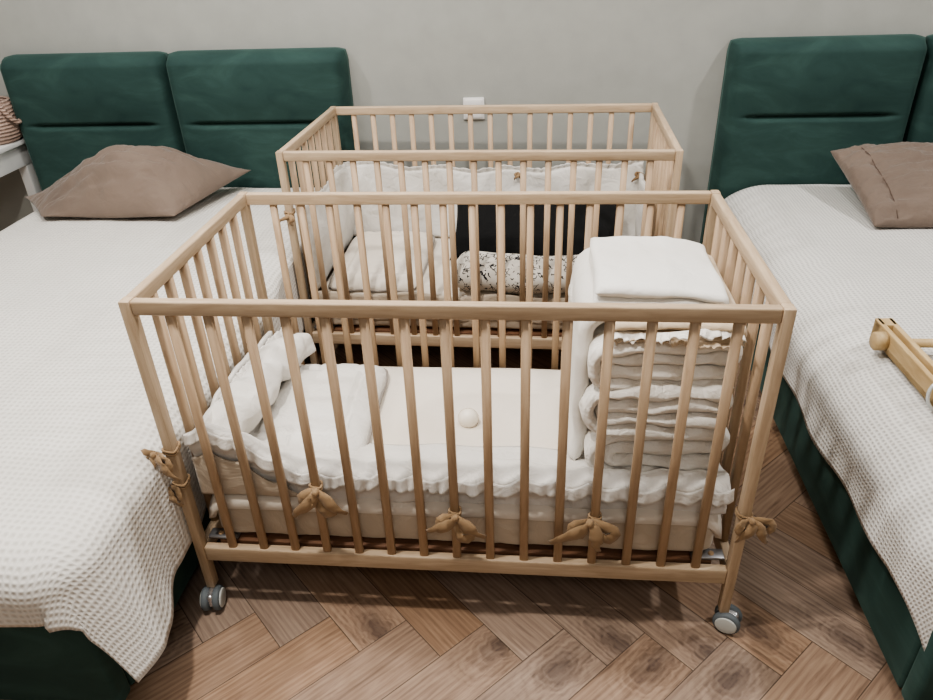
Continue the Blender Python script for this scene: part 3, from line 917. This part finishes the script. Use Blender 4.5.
# taupe pillows
def quad_pillow(label, quad, h, seed, wr, hp, bottom, pinch, seam=None, asym=0):
    """quad: front-left, front-right, back-right, back-left corners (x,y,z of the resting edge)"""
    c = sum((Vector(q) for q in quad), Vector())/4
    t = thing('taupe_pillow', label, 'pillow', c, group='taupe pillows')
    bm = pillow_bm(1, 1, h, n=64, seed=seed, pinch=pinch, wr=wr, hp=hp, bottom=bottom)
    fl, fr_, br2, bl2 = [Vector(q)-c for q in quad]
    col = []
    if seam:
        # one vertex per row: the top-side vertex nearest the seam line
        top = [v for v in bm.verts if v.co.z > .001 and abs(v.co.x+.5-seam) < .03]
        K = 26
        for k in range(K):
            y = -.47+.94*k/(K-1)
            best = sorted(top, key=lambda v: (v.co.y-y)**2+(v.co.x+.5-seam)**2)[:4]
            col.append(best)
    for v in bm.verts:
        u, w_, z = v.co.x+.5, v.co.y+.5, v.co.z
        P = fl.lerp(fr_, u).lerp(bl2.lerp(br2, u), w_)
        fold = 0
        if seam: fold = -.007*math.exp(-((u-seam)/.009)**2)*(1 if z > 0 else 0)
        dz = .5*abs(nz(u*4+w_*3+seed, w_*7-u*5, 6))*wr*(1 if z > .02 else 0)
        v.co = P+Vector((0, 0, z*(1-asym+asym*sst(-.2, .62, u))+fold-dz))
    if col:
        pts = []
        for best in col: pts.append(sum((v.co for v in best), Vector())/4+Vector((0, 0, .0010)))
        for _ in range(3): pts = [pts[0]]+[(pts[i-1]+pts[i]*2+pts[i+1])/4 for i in range(1, len(pts)-1)]+[pts[-1]]
        from_bm('stitched_seam', tube_bm(pts, .0014, 6), seam_thread, t)
    from_bm('pillowcase', bm, taupe_cloth, t)
    return t
quad_pillow('taupe creased pillow lying below the headboard on the left bed', [(-1.73, 1.33, .520), (-1.19, 1.32, .525), (-1.02, 1.72, .58), (-1.92, 1.52, .535)], .25, 11, .022, .62, .16, .03, asym=.75)
quad_pillow('taupe flanged pillow on the right bed, with stitched seam near its left edge', [(1.30, 1.25, .515), (2.0, 1.29, .52), (2.02, 1.62, .66), (1.262, 1.66, .655)], .15, 3, .022, .38, .35, .03, seam=.11)

# ------------------------------------------------------------------ side table + basket
tb = thing('side_table', 'white wooden side table left of the left bed', 'side table', (-2.31, 1.60, 0))
box('table_top', -.27, .27, -.2, .27, .68, .70, white_paint, tb, bev=.004)
box('apron', -.24, .24, -.17, .25, .585, .681, white_paint, tb, bev=.003)
for sx in (-1, 1):
    for sy in (-1, 1):
        bx_ = box_bm(-.022, .022, -.022, .022, 0, .60, .004)
        for v in bx_.verts:
            k = 1-v.co.z/.60
            v.co.x += sx*(.215+.05*k*0); v.co.y += (.03 if sy < 0 else .22) - .0+(sy*.0)
            if sy < 0: v.co.y += -.16-.03*k
        from_bm('leg', bx_, white_paint, tb, smooth=False)
bk = thing('crochet_basket', 'beige crocheted basket with a loop handle on the white side table', 'basket', (-2.135, 1.755, .702))
from_bm('basket_body', lathe_bm([(0, .002), (.09, 0), (.104, .012), (.110, .06), (.108, .12), (.100, .165), (.094, .168), (.090, .160), (.098, .1), (.094, .02), (0, .012)], 40), knit, bk)
hd = []
for i in range(24):
    a = PI*i/23; hd.append((.09+.035*sin(a)*.8+.012, .0-.045*cos(a), .155-.075*sin(a)))
from_bm('handle', tube_bm(hd, .010, 10), knit, bk)

# ------------------------------------------------------------------ socket
so = thing('wall_socket', 'white double wall socket on the grey wall behind the rear crib', 'socket', (-.094, WY, .785))
box('socket_frame', -.043, .043, -.010, .0, -.043, .043, white_plastic, so, bev=.003)
box('switch_face', -.034, .034, -.014, -.008, .002, .036, white_plastic, so, bev=.002)
box('switch_face', -.034, .034, -.014, -.008, -.036, -.002, white_plastic, so, bev=.002)

# ------------------------------------------------------------------ wooden frame piece on the right bed
def toy():
    t = thing('wooden_toy_frame', 'light wooden slotted bar with round knob and dowel lying on the right bed', 'toy frame', (1.036, .462, .506))
    # main slotted bar, runs toward the camera
    import mathutils
    ang = math.radians(-2)
    bm = box_bm(-.021, -.008, -.62, .05, 0, .052, .003); box_bm(.008, .021, -.62, .05, 0, .052, .003, bm=bm); box_bm(-.021, .021, -.62, .05, 0, .018, .003, bm=bm); box_bm(-.021, .021, .012, .05, .0, .052, .004, bm=bm)
    b = from_bm('slotted_bar', bm, wood_toy, t, smooth=False)
    R = Matrix.Translation((-.022, -.022, .026)) @ Matrix.Rotation(-PI/2, 4, 'Y')
    from_bm('round_knob', lathe_bm([(0, .028), (.018, .028), (.023, .024), (.023, .0), (0, .0)], 28, M=R), wood_toy, t)
    from_bm('dowel', tube_bm([(.02, -.035, .028), (.5, -.045, .028)], .011, 16), wood_toy, t)
    # second knob/cap at the end
    c = []
    for i in range(20):
        a = 2*PI*i/19; c.append((-.012+.024*cos(a), -.262+.010*sin(a), .028+.03*sin(a)))
    o = from_bm('plastic_clip', tube_bm(c, .004, 8), clear_clip, t)
    t.rotation_euler = (0, 0, math.radians(2))
toy()

# ------------------------------------------------------------------ camera
cam = bpy.data.cameras.new('camera'); co = bpy.data.objects.new('camera', cam); C.objects.link(co)
cx, cy, cz, p, yw, r, f = .168, -1.1582, 1.4397, .5354, -.109, -.0387, 720.47
fw = Vector((sin(yw)*cos(p), cos(yw)*cos(p), -sin(p))); rt = Vector((cos(yw), -sin(yw), 0)); up = rt.cross(fw)
rt2 = rt*cos(r)+up*sin(r); up2 = -rt*sin(r)+up*cos(r)
Mx = Matrix((rt2, up2, -fw)).transposed().to_4x4(); Mx.translation = (cx, cy, cz)
co.matrix_world = Mx
cam.sensor_fit = 'HORIZONTAL'; cam.sensor_width = 36; cam.lens = 36*f/933
cam.clip_start = .02
bpy.context.scene.camera = co

# ------------------------------------------------------------------ light
def area(name, loc, size, power, col, target=None, spread=180):
    l = bpy.data.lights.new(name, 'AREA'); l.energy = power; l.size = size; l.color = col; l.shape = 'DISK'
    l.spread = math.radians(spread)
    o = bpy.data.objects.new(name, l); C.objects.link(o); o.location = loc
    if target: o.rotation_euler = (Vector(target)-Vector(loc)).to_track_quat('-Z', 'Y').to_euler()
    return o
warm = (1, .95, .88); neu = (1, .98, .96)
area('ceiling_spot', (-.55, -.25, 2.72), .14, 33, warm, (-.3, .1, 0))
area('ceiling_spot', (-2.1, .35, 2.70), .12, 20, neu, (-.6, .5, .3))
area('ceiling_spot', (-1.1, .95, 2.72), .14, 8, neu, (-1.0, .9, 0))
area('ceiling_spot', (2.2, .75, 2.72), .14, 27, neu, (1.7, .6, 0))
area('ceiling_spot', (.35, .75, 2.72), .2, 10, neu, (.3, .7, 0))
area('ceiling_fill', (-.3, .3, 2.76), 2.0, 22, neu)
area('ceiling_fill', (.4, -2.2, 2.76), 1.2, 16, neu)  # added soft fill from the camera side, no known lamp
w = bpy.data.worlds.new('world'); bpy.context.scene.world = w; w.use_nodes = True
w.node_tree.nodes['Background'].inputs[0].default_value = (.8, .85, .9, 1)
w.node_tree.nodes['Background'].inputs[1].default_value = .24
sc = bpy.context.scene
sc.view_settings.view_transform = 'AgX'
sc.view_settings.look = 'AgX - Medium High Contrast'
sc.view_settings.exposure = .26
